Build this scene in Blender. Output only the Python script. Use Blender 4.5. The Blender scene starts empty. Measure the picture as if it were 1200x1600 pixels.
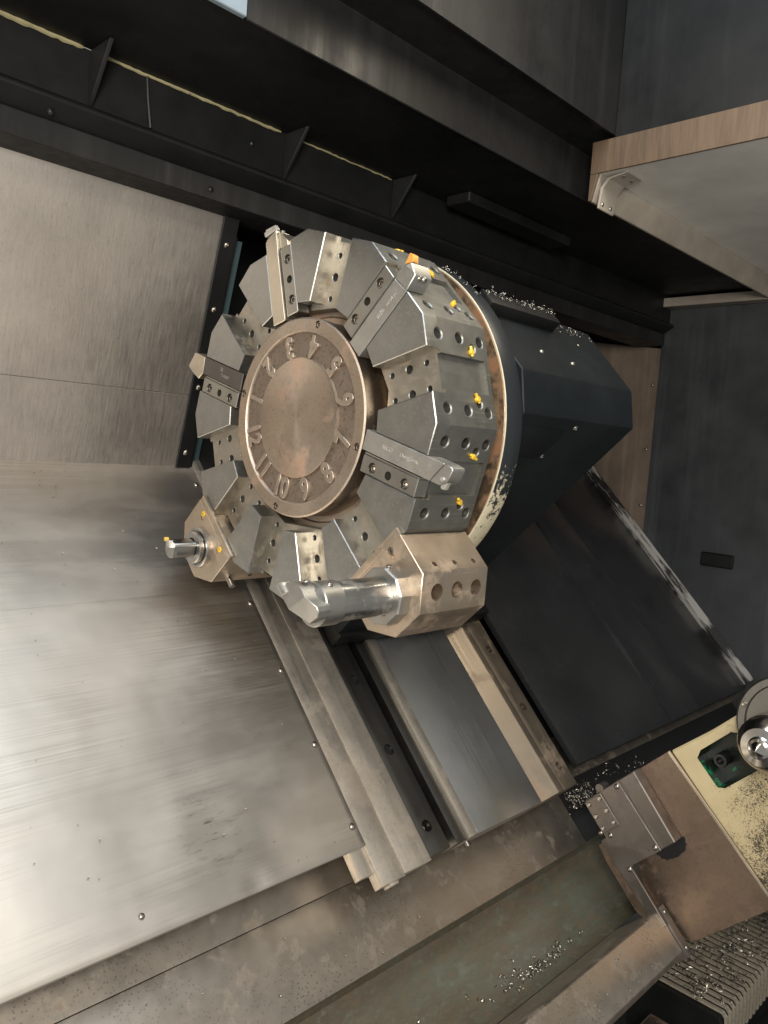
import bpy, bmesh, math, random
from mathutils import Matrix, Vector, noise as mnoise
random.seed(7)
PI = math.pi
S2 = 2 ** .5
C = bpy.context.scene.collection
SC = bpy.context.scene
# ---------------------------------------------------------------- frame
# Everything is authored in the "bed frame" of the slant-bed lathe:
#   x = a (along the spindle axis), y = u (up the 45 degree slant), z = n (out of the bed)
RX = Matrix.Rotation(math.radians(45), 4, 'X')
def UN(h, z):            # world depth h / height z  ->  (u, n)
    return ((h + z) / S2, (z - h) / S2)
# ---------------------------------------------------------------- camera
CM = ((0.69929223, -0.45247311, 0.55340623), (-0.0078762, -0.77900244, -0.62697142), (0.71479251, 0.43407751, -0.54831412))
CT = Vector((-0.10147477, -0.10823929, 0.9017837))
m3 = Matrix(CM)
cpos = -(m3.transposed() @ CT)
cam = bpy.data.objects.new('camera', bpy.data.cameras.new('camera'))
C.objects.link(cam)
rot = Matrix((m3[0], -m3[1], -m3[2])).transposed()
cam.matrix_world = RX @ (Matrix.Translation(cpos) @ rot.to_4x4())
cam.data.sensor_fit = 'VERTICAL'
cam.data.sensor_height = 24
cam.data.lens = 1222.974 / 1600 * 24
cam.data.clip_start = .01
cam.data.clip_end = 100
SC.camera = cam
# ---------------------------------------------------------------- world and lamps
w = bpy.data.worlds.new('World'); SC.world = w; w.use_nodes = True
bg = w.node_tree.nodes['Background']
bg.inputs[0].default_value = (.93, .92, .88, 1)
bg.inputs[1].default_value = .40
def area(name, a, h, z, target, sx, sy, power, col):
    l = bpy.data.lights.new(name, 'AREA'); l.shape = 'RECTANGLE'; l.size = sx; l.size_y = sy
    l.energy = power; l.color = col
    o = bpy.data.objects.new(name, l); C.objects.link(o)
    p = Vector((a, h, z)); t = Vector(target)
    o.location = p
    o.rotation_euler = (t - p).to_track_quat('-Z', 'Y').to_euler()
    return o
area('shop_skylight', -.38, -.50, 1.15, (-.15, -.10, -.30), .85, .75, 13, (.82, .91, 1))
area('front_fill', -.90, -1.00, .25, (.05, 0, -.12), .38, .34, 24, (1, .94, .85))  # added warm fill lamp left of the camera for the disc's front faces
area('work_lamp', .36, -.42, .62, (.05, -.10, -.35), .05, .30, 2.0, (1, .88, .70))
SC.view_settings.view_transform = 'Standard'
SC.view_settings.look = 'None'
SC.view_settings.exposure = 0
SC.view_settings.gamma = 1
# ---------------------------------------------------------------- materials
def lnk(nt, a, b): nt.links.new(a, b)
def newmat(name):
    m = bpy.data.materials.new(name); m.use_nodes = True
    nt = m.node_tree
    return m, nt, nt.nodes['Principled BSDF'], nt.nodes
def mapping(nt, scale=(1, 1, 1), rot=(0, 0, 0), loc=(0, 0, 0)):
    tc = nt.nodes.new('ShaderNodeTexCoord'); mp = nt.nodes.new('ShaderNodeMapping')
    lnk(nt, tc.outputs['Object'], mp.inputs[0])
    mp.inputs['Scale'].default_value = scale; mp.inputs['Rotation'].default_value = rot; mp.inputs['Location'].default_value = loc
    return mp.outputs[0]
def noise(nt, vec, scale, detail=4, rough=.6):
    n = nt.nodes.new('ShaderNodeTexNoise'); n.inputs['Scale'].default_value = scale
    n.inputs['Detail'].default_value = detail; n.inputs['Roughness'].default_value = rough
    lnk(nt, vec, n.inputs['Vector']); return n.outputs[0]
def rng(nt, v, a, b, c, d):
    n = nt.nodes.new('ShaderNodeMapRange'); n.clamp = True
    for i, x in zip((1, 2, 3, 4), (a, b, c, d)): n.inputs[i].default_value = x
    lnk(nt, v, n.inputs[0]); return n.outputs[0]
def mixc(nt, f, A, B, mode='MIX'):
    n = nt.nodes.new('ShaderNodeMix'); n.data_type = 'RGBA'; n.blend_type = mode
    for s, x in ((n.inputs[0], f), (n.inputs[6], A), (n.inputs[7], B)):
        if isinstance(x, (tuple, list)): s.default_value = (*x[:3], 1)
        elif isinstance(x, (int, float)): s.default_value = x
        else: lnk(nt, x, s)
    return n.outputs[2]
def math_(nt, op, a, b):
    n = nt.nodes.new('ShaderNodeMath'); n.operation = op; n.use_clamp = False
    for s, x in zip(n.inputs, (a, b)):
        if isinstance(x, (int, float)): s.default_value = x
        else: lnk(nt, x, s)
    return n.outputs[0]
def bump(nt, p, h, strength, dist=.001, prev=None):
    b = nt.nodes.new('ShaderNodeBump'); b.inputs['Strength'].default_value = strength; b.inputs['Distance'].default_value = dist
    lnk(nt, h, b.inputs['Height'])
    if prev is not None: lnk(nt, prev, b.inputs['Normal'])
    lnk(nt, b.outputs[0], p.inputs['Normal']); return b.outputs[0]
def steel(name, col, rough=.34, stain=None, stain_amt=.0, brush=None, scratch=0, sscale=14, metallic=1.0, grime=0, pits=0):
    m, nt, p, N = newmat(name)
    p.inputs['Metallic'].default_value = metallic
    base = mapping(nt)
    n1 = noise(nt, base, sscale, 6, .65)
    dark = tuple(x * .88 for x in col); lite = tuple(min(1, x * 1.08) for x in col)
    c = mixc(nt, rng(nt, n1, .3, .7, 0, 1), dark, lite)
    r = rng(nt, n1, .3, .72, rough * .92, rough * 1.14)
    if stain is not None:
        n2 = noise(nt, mapping(nt, loc=(.31, .77, .13)), sscale * .8, 8, .7)
        f = rng(nt, n2, .56 - stain_amt * .25, .66 - stain_amt * .2, 0, .8)
        c = mixc(nt, f, c, stain)
        r = math_(nt, 'ADD', r, math_(nt, 'MULTIPLY', f, .22))
        lnk(nt, rng(nt, f, 0, 1, metallic, metallic * .45), p.inputs['Metallic'])
    if grime:
        n4 = noise(nt, mapping(nt, loc=(1.7, .3, .9)), 260, 3, .6)
        c = mixc(nt, rng(nt, n4, .55, .66, 0, grime), c, (.05, .04, .03))
    prev = None
    if brush:
        nb = noise(nt, mapping(nt, brush), 1.0, 5, .7)
        r = math_(nt, 'ADD', r, rng(nt, nb, .3, .7, -.09, .09))
        c = mixc(nt, rng(nt, nb, .35, .65, 0, .16), c, tuple(x * .66 for x in col))
        prev = bump(nt, p, nb, .10, .0006)
    if scratch:
        tot = None
        for k, (ang, sc_) in enumerate(((.5, 1), (2.2, 1.3), (1.2, .8))):
            ns = noise(nt, mapping(nt, (9 * sc_, 330 * sc_, 330 * sc_), (ang * .7, ang, ang * 1.3), (k * .37, k, .2)), 1.0, 2, .5)
            f = rng(nt, ns, .64, .69, 0, 1)
            tot = f if tot is None else math_(nt, 'MAXIMUM', tot, f)
        msk = rng(nt, noise(nt, mapping(nt, loc=(.5, .5, .5)), 25, 3), .45, .6, 0, scratch)
        tot = math_(nt, 'MULTIPLY', tot, msk)
        c = mixc(nt, tot, c, tuple(min(1, x * 1.8) for x in col))
        r = math_(nt, 'ADD', r, math_(nt, 'MULTIPLY', tot, .12))
    if pits:
        v = nt.nodes.new('ShaderNodeTexVoronoi'); v.inputs['Scale'].default_value = 230
        lnk(nt, mapping(nt), v.inputs['Vector'])
        f = math_(nt, 'MULTIPLY', rng(nt, v.outputs['Distance'], .18, .3, 1, 0), rng(nt, noise(nt, mapping(nt, loc=(3, 1, 2)), 9, 4), .42, .6, 0, pits))
        c = mixc(nt, f, c, tuple(x * .38 for x in col))
    oi = nt.nodes.new('ShaderNodeObjectInfo')   # each piece of steel a slightly different tone
    c = mixc(nt, rng(nt, oi.outputs['Random'], 0, 1, 0, .22), c, tuple(x * .62 for x in col))
    fine = noise(nt, base, 700, 2, .5)
    bump(nt, p, fine, .06, .0004, prev)
    lnk(nt, c, p.inputs['Base Color']); lnk(nt, r, p.inputs['Roughness'])
    return m
def paint(name, col, rough=.45, chip=None, chip_amt=0, cscale=60, orange=.05, vary=.25, spec=.5, drip=0):
    m, nt, p, N = newmat(name)
    n1 = noise(nt, mapping(nt), 9, 6, .65)
    c = mixc(nt, rng(nt, n1, .3, .7, 0, 1), tuple(x * (1 - vary) for x in col), tuple(x * (1 + vary) for x in col))
    r = rng(nt, n1, .3, .7, rough * .8, rough * 1.25)
    p.inputs['Specular IOR Level'].default_value = spec
    if drip:
        mp = nt.nodes.new('ShaderNodeMapping'); mp.vector_type = 'TEXTURE'; tc = nt.nodes.new('ShaderNodeTexCoord'); lnk(nt, tc.outputs['Object'], mp.inputs[0])
        mp.inputs['Rotation'].default_value = (math.radians(-45), 0, 0); mp.inputs['Scale'].default_value = (.03, .03, .5)
        nd = noise(nt, mp.outputs[0], 1.0, 6, .65)
        c = mixc(nt, rng(nt, nd, .5, .72, 0, drip), c, tuple(min(1, x * 2.2 + .006) for x in col))
        r = math_(nt, 'ADD', r, rng(nt, nd, .35, .7, .06, -.12))
    if chip is not None:
        n2 = noise(nt, mapping(nt, loc=(.2, .5, .9)), cscale, 6, .75)
        f = rng(nt, n2, .68 - chip_amt * .2, .70 - chip_amt * .2, 0, 1)
        c = mixc(nt, f, c, chip)
    bump(nt, p, noise(nt, mapping(nt), 350, 3, .6), orange, .0006)
    lnk(nt, c, p.inputs['Base Color']); lnk(nt, r, p.inputs['Roughness'])
    return m
def plain(name, col, rough=.5, metallic=0):
    m, nt, p, N = newmat(name)
    n1 = noise(nt, mapping(nt), 60, 4)
    lnk(nt, mixc(nt, rng(nt, n1, .3, .7, 0, 1), tuple(x * .8 for x in col), tuple(min(1, x * 1.15) for x in col)), p.inputs['Base Color'])
    p.inputs['Roughness'].default_value = rough; p.inputs['Metallic'].default_value = metallic
    return m
M = {}
M['disc'] = steel('satin_grey_steel', (.36, .358, .343), .37, scratch=.45, sscale=60)
M['flat'] = steel('dark_oiled_steel', (.27, .265, .24), .50, scratch=.3, sscale=40)
M['slotwall'] = steel('stained_slot_steel', (.44, .415, .365), .42, stain=(.27, .21, .135), stain_amt=.16, sscale=40)
M['hub'] = steel('tarnished_hub_steel', (.44, .365, .295), .46, stain=(.40, .245, .16), stain_amt=.06, sscale=16, grime=.25)
M['hubcast'] = steel('rough_cast_hub', (.30, .245, .20), .58, sscale=120, grime=.5)
M['numeral'] = steel('raised_numeral_steel', (.50, .43, .36), .42, sscale=90)
M['shank'] = steel('ground_tool_steel', (.52, .51, .475), .46, scratch=.3, sscale=50)
M['shank_dark'] = steel('blackened_tool_steel', (.17, .16, .15), .42, scratch=.2, sscale=50)
M['shank_warm'] = steel('bright_tool_steel', (.62, .56, .46), .38, sscale=50)
M['clamp'] = steel('clamp_steel', (.38, .37, .34), .36, sscale=40, scratch=.2)
M['screw'] = steel('screw_steel', (.40, .37, .33), .34, sscale=60)
M['black'] = plain('black_recess', (.012, .012, .012), .6)
M['block'] = steel('bronzed_block_steel', (.54, .45, .355), .42, stain=(.40, .29, .20), stain_amt=.12, sscale=22, scratch=.25)
M['bar'] = steel('polished_bar_steel', (.42, .41, .39), .29, stain=(.26, .23, .20), stain_amt=.05, sscale=45, scratch=.35)
M['barhead'] = steel('grey_bar_head', (.42, .41, .385), .42, sscale=60)
M['carbide'] = plain('light_carbide', (.50, .48, .44), .35, .6)
M['orange'] = plain('orange_coated_carbide', (.72, .33, .07), .4, .2)
M['gold'] = plain('gold_coated_carbide', (.62, .42, .08), .35, .5)
M['yellow'] = plain('yellow_nozzle', (.74, .47, .04), .38, .15)
M['ring'] = steel('rusty_ring', (.42, .31, .20), .45, stain=(.30, .12, .05), stain_amt=.45, sscale=26)
M['navy'] = paint('navy_machine_paint', (.0040, .0068, .0085), .50, spec=.32, chip=(.35, .33, .26), chip_amt=-.25, cscale=120, orange=.08)
M['plate'] = None
M['panel'] = steel('brushed_back_panel', (.53, .49, .445), .54, brush=(600, 30, 30), sscale=5, grime=.12)
M['bars'] = steel('oily_way_steel', (.66, .605, .53), .56, stain=(.34, .28, .22), stain_amt=.12, sscale=12, brush=(90, 4, 90), grime=.15)
M['waydark'] = steel('dark_way_steel', (.17, .165, .155), .38, sscale=20)
M['wayplate'] = steel('polished_way_cover', (.62, .63, .63), .38, brush=(420, 5, 420), sscale=8)
M['brownrail'] = steel('brown_rail_steel', (.50, .42, .33), .42, stain=(.38, .26, .18), stain_amt=.2, sscale=14, brush=(160, 4, 160))
M['strip'] = steel('stained_bed_sheet', (.55, .49, .415), .44, stain=(.22, .165, .115), stain_amt=.0, sscale=34, pits=.75)
M['floor'] = paint('black_floor_enamel', (.020, .021, .0225), .24, orange=.02)
M['dark'] = paint('black_enclosure_paint', (.0065, .0068, .0068), .50, spec=.35, chip=(.3, .3, .28), chip_amt=-.3, cscale=160, orange=.05)
M['darkgrey'] = paint('dark_grey_enclosure_paint', (.0110, .0110, .0110), .50, spec=.35, orange=.05, drip=.5)
M['wallgrey'] = paint('grey_end_wall_paint', (.042, .045, .049), .42, orange=.04, drip=.5)
M['brownwall'] = paint('brown_end_panel', (.17, .13, .10), .5, chip=(.10, .06, .04), chip_amt=.05, cscale=9, drip=.5)
M['hood'] = paint('light_grey_hood', (.80, .76, .69), .42, orange=.04, vary=.12)
def streak_mat():
    m, nt, p, N = newmat('brown_streaked_edge')
    mp = nt.nodes.new('ShaderNodeMapping'); mp.vector_type = 'TEXTURE'; tc = nt.nodes.new('ShaderNodeTexCoord'); lnk(nt, tc.outputs['Object'], mp.inputs[0])
    mp.inputs['Rotation'].default_value = (math.radians(-45), 0, 0); mp.inputs['Scale'].default_value = (.05, .009, .12)
    n1 = noise(nt, mp.outputs[0], 1.0, 6, .7)
    n2 = noise(nt, mapping(nt, (8, 8, 8)), 1.0, 4)
    c = mixc(nt, rng(nt, n1, .35, .68, 0, 1), (.095, .064, .042), (.150, .103, .067))
    lnk(nt, mixc(nt, rng(nt, n2, .55, .75, 0, .5), c, (.08, .05, .03)), p.inputs['Base Color']); p.inputs['Roughness'].default_value = .5
    return m
M['woodish'] = streak_mat()
M['bracket'] = paint('beige_bracket_paint', (.33, .29, .24), .42)
M['teal'] = paint('teal_strip_paint', (.045, .075, .085), .45)
M['weld'] = paint('yellowed_sealant', (.30, .265, .15), .55, chip=(.16, .15, .11), chip_amt=.3, cscale=70)
M['gusset'] = paint('gusset_paint', (.010, .0105, .0105), .45, chip=(.35, .33, .28), chip_amt=-.1, cscale=120)
M['trough'] = None
M['tsplate'] = steel('brown_tailstock_cover', (.31, .235, .18), .50, stain=(.20, .125, .085), stain_amt=.2, sscale=42, grime=.3)
M['tsgrey'] = steel('grey_tailstock_plate', (.26, .235, .215), .48, stain=(.20, .155, .125), stain_amt=.2, sscale=16)
M['green'] = paint('green_coolant_casting', (.018, .026, .020), .3, chip=(.01, .22, .085), chip_amt=.62, cscale=16, orange=.1)
M['chrome'] = steel('polished_center_steel', (.58, .56, .53), .20, sscale=30)
M['slat'] = steel('dull_slat_steel', (.62, .55, .43), .5, metallic=.55, sscale=60, grime=.5)
M['grey'] = steel('grey_flange_steel', (.30, .29, .27), .42, sscale=30)
M['chip'] = plain('bright_steel_chips', (.34, .315, .275), .36, 1)
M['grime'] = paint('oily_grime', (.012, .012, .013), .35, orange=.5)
M['cream_clean'] = None
def cream_mat():
    m, nt, p, N = newmat('speckled_cream_paint')
    tc = nt.nodes.new('ShaderNodeTexCoord'); sx = nt.nodes.new('ShaderNodeSeparateXYZ'); lnk(nt, tc.outputs['Object'], sx.inputs[0])
    n1 = noise(nt, mapping(nt), 480, 5, .8)
    big = noise(nt, mapping(nt, loc=(.4, .1, .7)), 30, 4)
    # chips and grit thicken towards the downhill side where swarf strikes the casting
    k = math_(nt, 'ADD', math_(nt, 'SUBTRACT', sx.outputs[2], math_(nt, 'MULTIPLY', sx.outputs[1], 1.2)), rng(nt, big, .3, .7, -.07, .07))
    th = rng(nt, k, .10, .31, .68, .45)
    sp = nt.nodes.new('ShaderNodeMath'); sp.operation = 'GREATER_THAN'; lnk(nt, n1, sp.inputs[0]); lnk(nt, th, sp.inputs[1])
    c = mixc(nt, noise(nt, mapping(nt), 26, 5), (.48, .385, .21), (.64, .535, .33))
    c = mixc(nt, sp.outputs[0], c, (.05, .042, .032))
    lnk(nt, c, p.inputs['Base Color']); p.inputs['Roughness'].default_value = .5
    bump(nt, p, n1, .25, .001)
    return m
M['cream'] = cream_mat()
def collar_mat():
    # navy collar whose paint has worn to a cream primer on the downhill side (wear with its own shape)
    m, nt, p, N = newmat('worn_collar_paint')
    tc = nt.nodes.new('ShaderNodeTexCoord'); sx = nt.nodes.new('ShaderNodeSeparateXYZ'); lnk(nt, tc.outputs['Object'], sx.inputs[0])
    n1 = noise(nt, mapping(nt), 110, 8, .8)
    k = math_(nt, 'ADD', math_(nt, 'MULTIPLY', sx.outputs[1], -1.0), math_(nt, 'MULTIPLY', sx.outputs[2], -.72))
    th = rng(nt, k, .02, .19, .76, .36)
    f = nt.nodes.new('ShaderNodeMath'); f.operation = 'GREATER_THAN'; lnk(nt, n1, f.inputs[0]); lnk(nt, th, f.inputs[1])
    c = mixc(nt, f.outputs[0], (.012, .0155, .018), (.50, .45, .32))
    lnk(nt, c, p.inputs['Base Color']); lnk(nt, rng(nt, f.outputs[0], 0, 1, .4, .65), p.inputs['Roughness'])
    bump(nt, p, n1, .15, .0006)
    return m
M['collar'] = collar_mat()
def plate_mat():
    m, nt, p, N = newmat('brushed_stainless_sheet')
    p.inputs['Metallic'].default_value = 1
    br = noise(nt, mapping(nt, (3.2, 300, 300)), 1.0, 6, .75)
    br2 = noise(nt, mapping(nt, (1.2, 60, 60), loc=(.4, .2, .1)), 1.0, 5, .7)
    big = noise(nt, mapping(nt, loc=(.3, .3, .3)), 4, 5, .6)
    # the brushing fades out towards the right and the lower edge where the sheet is polished
    msk = rng(nt, noise(nt, mapping(nt, loc=(.9, .6, 0)), 5, 2), .42, .62, .05, 1)
    c = mixc(nt, rng(nt, big, .3, .7, 0, 1), (.61, .555, .485), (.68, .625, .555))
    f = math_(nt, 'MULTIPLY', rng(nt, br2, .50, .70, 0, .35), msk)
    c = mixc(nt, f, c, (.34, .305, .26))
    fl_ = noise(nt, mapping(nt, (2.0, 520, 520), loc=(.7, .1, .6)), 1.0, 4, .7)
    c = mixc(nt, math_(nt, 'MULTIPLY', rng(nt, fl_, .50, .64, 0, .38), msk), c, (.34, .305, .26))
    c = mixc(nt, math_(nt, 'MULTIPLY', rng(nt, fl_, .36, .46, .22, 0), msk), c, (.78, .74, .68))
    smear = noise(nt, mapping(nt, (7, 26, 7), (0, 0, .35)), 1.0, 4, .6)
    r = math_(nt, 'ADD', rng(nt, big, .3, .7, .41, .49), math_(nt, 'MULTIPLY', rng(nt, br, .3, .7, -.05, .06), msk))
    r = math_(nt, 'ADD', r, rng(nt, smear, .45, .7, 0, .08))
    # scuff marks near the dent: stretched noise inside a small round patch
    tc = nt.nodes.new('ShaderNodeTexCoord')
    vd = nt.nodes.new('ShaderNodeVectorMath'); vd.operation = 'DISTANCE'; lnk(nt, tc.outputs['Object'], vd.inputs[0]); vd.inputs[1].default_value = (-.082, -.332, -.33)
    patch = rng(nt, vd.outputs['Value'], .012, .060, 1, 0)
    sc = noise(nt, mapping(nt, (34, 130, 10), (0, 0, -.40)), 1.0, 8, .74)
    c = mixc(nt, math_(nt, 'MULTIPLY', rng(nt, sc, .53, .64, 0, .7), patch), c, (.13, .11, .095))
    pv = bump(nt, p, br, .10, .0005)
    bump(nt, p, noise(nt, mapping(nt), 6, 3), .35, .004, pv)
    lnk(nt, c, p.inputs['Base Color']); lnk(nt, r, p.inputs['Roughness'])
    p.inputs['Anisotropic'].default_value = 0
    return m
M['plate'] = plate_mat()
def trough_mat():
    m, nt, p, N = newmat('mottled_green_trough')
    a = noise(nt, mapping(nt, (.5, 2.2, 1)), 8, 7, .7)
    b = noise(nt, mapping(nt, (1, 1.6, 1), loc=(.5, .8, .1)), 42, 9, .78)
    c = mixc(nt, rng(nt, a, .4, .62, 0, 1), (.095, .080, .056), (.115, .122, .095))
    c = mixc(nt, rng(nt, b, .53, .62, 0, .7), c, (.15, .105, .065))
    c = mixc(nt, rng(nt, b, .34, .46, .45, 0), c, (.20, .225, .18))
    lnk(nt, c, p.inputs['Base Color']); lnk(nt, rng(nt, b, .3, .7, .16, .38), p.inputs['Roughness'])
    bump(nt, p, b, .2, .001)
    return m
M['trough'] = trough_mat()
nt = M['hub'].node_tree; p_ = nt.nodes['Principled BSDF']; tg = nt.nodes.new('ShaderNodeTangent'); tg.direction_type = 'RADIAL'; tg.axis = 'X'
lnk(nt, tg.outputs[0], p_.inputs['Tangent']); p_.inputs['Anisotropic'].default_value = .55
# ---------------------------------------------------------------- mesh helpers
def BM(): return bmesh.new()
def box(bm, lo, hi, bev=0):
    x0, y0, z0 = lo; x1, y1, z1 = hi
    vs = [bm.verts.new(p) for p in ((x0, y0, z0), (x1, y0, z0), (x1, y1, z0), (x0, y1, z0), (x0, y0, z1), (x1, y0, z1), (x1, y1, z1), (x0, y1, z1))]
    fs = [bm.faces.new([vs[i] for i in q]) for q in ((0, 3, 2, 1), (4, 5, 6, 7), (0, 1, 5, 4), (1, 2, 6, 5), (2, 3, 7, 6), (3, 0, 4, 7))]
    if bev: bmesh.ops.bevel(bm, geom=list({e for f in fs for e in f.edges}), offset=bev, segments=2, affect='EDGES', profile=.5)
    return bm
def prism(bm, poly, ax, lo, hi, bev=0, segs=1):
    """poly: points in the two other axes (cyclic order after ax); extruded along ax from lo to hi"""
    def pt(p, v):
        q = [0, 0, 0]; q[ax] = v; q[(ax + 1) % 3] = p[0]; q[(ax + 2) % 3] = p[1]; return q
    A = [bm.verts.new(pt(p, lo)) for p in poly]; B = [bm.verts.new(pt(p, hi)) for p in poly]
    n = len(poly)
    fs = [bm.faces.new(A[::-1]), bm.faces.new(B)]
    for i in range(n): fs.append(bm.faces.new((A[i], A[(i + 1) % n], B[(i + 1) % n], B[i])))
    bmesh.ops.recalc_face_normals(bm, faces=fs)
    if bev: bmesh.ops.bevel(bm, geom=list({e for f in fs for e in f.edges}), offset=bev, segments=segs, affect='EDGES', profile=.5)
    return bm
def lathe(bm, prof, c=(0, 0), ax=0, seg=48, close=False, off=0):
    """prof: (axial, radius) points, revolved about axis ax through c"""
    rings = []
    for (x, r) in prof:
        ring = []
        for i in range(seg if r > 1e-7 else 1):
            t = 2 * PI * (i + off) / seg; q = [0, 0, 0]; q[ax] = x
            q[(ax + 1) % 3] = c[0] + r * math.cos(t); q[(ax + 2) % 3] = c[1] + r * math.sin(t)
            ring.append(bm.verts.new(q))
        rings.append(ring)
    fs = []
    pairs = list(zip(rings[:-1], rings[1:])) + ([(rings[-1], rings[0])] if close else [])
    for A, B in pairs:
        for i in range(seg):
            j = (i + 1) % seg
            if len(A) == 1 and len(B) == 1: continue
            if len(A) == 1: fs.append(bm.faces.new((A[0], B[i], B[j])))
            elif len(B) == 1: fs.append(bm.faces.new((A[i], A[j], B[0])))
            else: fs.append(bm.faces.new((A[i], A[j], B[j], B[i])))
    bmesh.ops.recalc_face_normals(bm, faces=fs)
    return bm
def cyl(bm, c, r, ax, lo, hi, seg=24):
    return lathe(bm, [(lo, 0), (lo, r), (hi, r), (hi, 0)], c, ax, seg)
def tube(bm, pts, r, seg=6, caps=True):
    rings = []
    for i, p in enumerate(pts):
        p = Vector(p); d = (Vector(pts[min(i + 1, len(pts) - 1)]) - Vector(pts[max(i - 1, 0)])).normalized()
        s = d.cross(Vector((.13, .31, .94))).normalized(); t = d.cross(s)
        rr = r[i] if isinstance(r, (list, tuple)) else r
        rings.append([bm.verts.new(p + s * rr * math.cos(2 * PI * k / seg) + t * rr * math.sin(2 * PI * k / seg)) for k in range(seg)])
    for A, B in zip(rings[:-1], rings[1:]):
        for i in range(seg): bm.faces.new((A[i], A[(i + 1) % seg], B[(i + 1) % seg], B[i]))
    if caps: bm.faces.new(rings[0][::-1]); bm.faces.new(rings[-1])
    return bm
def mesh_of(bm, mat, name='m', ang=32):
    me = bpy.data.meshes.new(name); bm.to_mesh(me); bm.free()
    if not isinstance(mat, (list, tuple)): mat = [mat]
    for k in mat: me.materials.append(M[k] if isinstance(k, str) else k)
    for p in me.polygons: p.use_smooth = True
    me.set_sharp_from_angle(angle=math.radians(ang))
    return me
def link(name, me, parent=None, loc=(0, 0, 0), rot=None):
    o = bpy.data.objects.new(name, me); C.objects.link(o)
    m = Matrix.Translation(loc)
    if rot is not None: m = m @ rot
    if parent is not None:
        o.parent = parent; o.matrix_local = m
    else: o.matrix_world = RX @ m
    return o
def obj(name, bm, mat, parent=None, loc=(0, 0, 0), rot=None, ang=32):
    return link(name, mesh_of(bm, mat, name, ang), parent, loc, rot)
def tag(o, label, cat, group=None):
    o['label'] = label; o['category'] = cat
    if group: o['group'] = group
    return o
def thing(name, label, cat, loc=(0, 0, 0), rot=None, group=None):
    return tag(link(name, None, None, loc, rot), label, cat, group)
def struct(name, bm, mat, ang=32):
    o = obj(name, bm, mat, None, ang=ang); o['kind'] = 'structure'; return o
def cut(bm, cbm):
    """boolean difference, result as a new bmesh"""
    ma = bpy.data.meshes.new('t'); bm.to_mesh(ma); bm.free()
    mb = bpy.data.meshes.new('t'); cbm.to_mesh(mb); cbm.free()
    oa = bpy.data.objects.new('t', ma); ob = bpy.data.objects.new('t', mb); C.objects.link(oa); C.objects.link(ob)
    md = oa.modifiers.new('b', 'BOOLEAN'); md.operation = 'DIFFERENCE'; md.solver = 'EXACT'; md.object = ob; md.use_self = True
    dg = bpy.context.evaluated_depsgraph_get(); dg.update()
    me = bpy.data.meshes.new_from_object(oa.evaluated_get(dg))
    r = bmesh.new(); r.from_mesh(me)
    for o, d in ((oa, ma), (ob, mb)):
        bpy.data.objects.remove(o); bpy.data.meshes.remove(d)
    bpy.data.meshes.remove(me)
    return r
def set_mat(bm, fn):
    bm.normal_update()
    for f in bm.faces: f.material_index = fn(f)
def RXA(t): return Matrix.Rotation(t, 4, 'X')
def axis_rot(d):         # turns local -X (a screw's outward direction) to d
    return Vector((-1, 0, 0)).rotation_difference(Vector(d)).to_matrix().to_4x4()
# shared screw meshes, head outward along -X, seat at x = 0
def socket_mesh(r=.005, h=.004):
    bm = BM()
    lathe(bm, [(0, r), (-h * .8, r), (-h, r * .86), (-h, r * .60)], seg=20)
    lathe(bm, [(-h, r * .60), (-h * .15, r * .56), (-h * .15, 0)], seg=6)
    return mesh_of(bm, 'screw', 'socket_screw')
def dome_mesh(r=.005, h=.0024):
    bm = BM()
    lathe(bm, [(0, r), (-h * .5, r * .88), (-h * .9, r * .5), (-h, r * .36)], seg=14)
    lathe(bm, [(-h, r * .36), (-h * .3, r * .30), (-h * .3, 0)], seg=6)
    return mesh_of(bm, 'screw', 'dome_screw', 50)
DOMED = dome_mesh(.0042, .003); DOMED.materials.clear(); DOMED.materials.append(M['gusset'])
SOCK = socket_mesh(.0048, .004); SOCKM = socket_mesh(.0043, .0036); SOCKS = socket_mesh(.0036, .003); DOME = dome_mesh(.0045, .0024); DOMES = dome_mesh(.0034, .002)
def put(name, me, parent, pos, d): return link(name, me, parent, pos, axis_rot(d))
def text_mesh(s, size, ext, mat, bev=0):
    cu = bpy.data.curves.new('t', 'FONT'); cu.body = s; cu.offset = .0010 if bev else 0; cu.size = size; cu.extrude = ext; cu.align_x = 'CENTER'; cu.align_y = 'CENTER'
    cu.bevel_depth = bev; cu.bevel_resolution = 1; cu.resolution_u = 6
    o = bpy.data.objects.new('t', cu); C.objects.link(o)
    dg = bpy.context.evaluated_depsgraph_get(); dg.update()
    me = bpy.data.meshes.new_from_object(o.evaluated_get(dg)); me.materials.clear(); me.materials.append(M[mat])
    bpy.data.objects.remove(o); bpy.data.curves.remove(cu)
    return me
def frame_rot(x, y):     # text plane axes
    x = Vector(x).normalized(); y = Vector(y).normalized(); z = x.cross(y)
    return Matrix((x, y, z)).transposed().to_4x4()
STN = lambda k: math.radians(-30 + 30 * (k - 1))
# ================================================================ ENCLOSURE (setting)
D = .33
def sheet_hz(bm, pts, a0, a1):    # open strip through world (h, z) points, extruded along a
    A = [bm.verts.new((a0, *UN(*p))) for p in pts]; B = [bm.verts.new((a1, *UN(*p))) for p in pts]
    for i in range(len(pts) - 1): bm.faces.new((A[i], A[i + 1], B[i + 1], B[i]))
def slab_hz(bm, pts, a0, a1, bev=0): prism(bm, [UN(*p) for p in pts], 0, a0, a1, bev)
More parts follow.
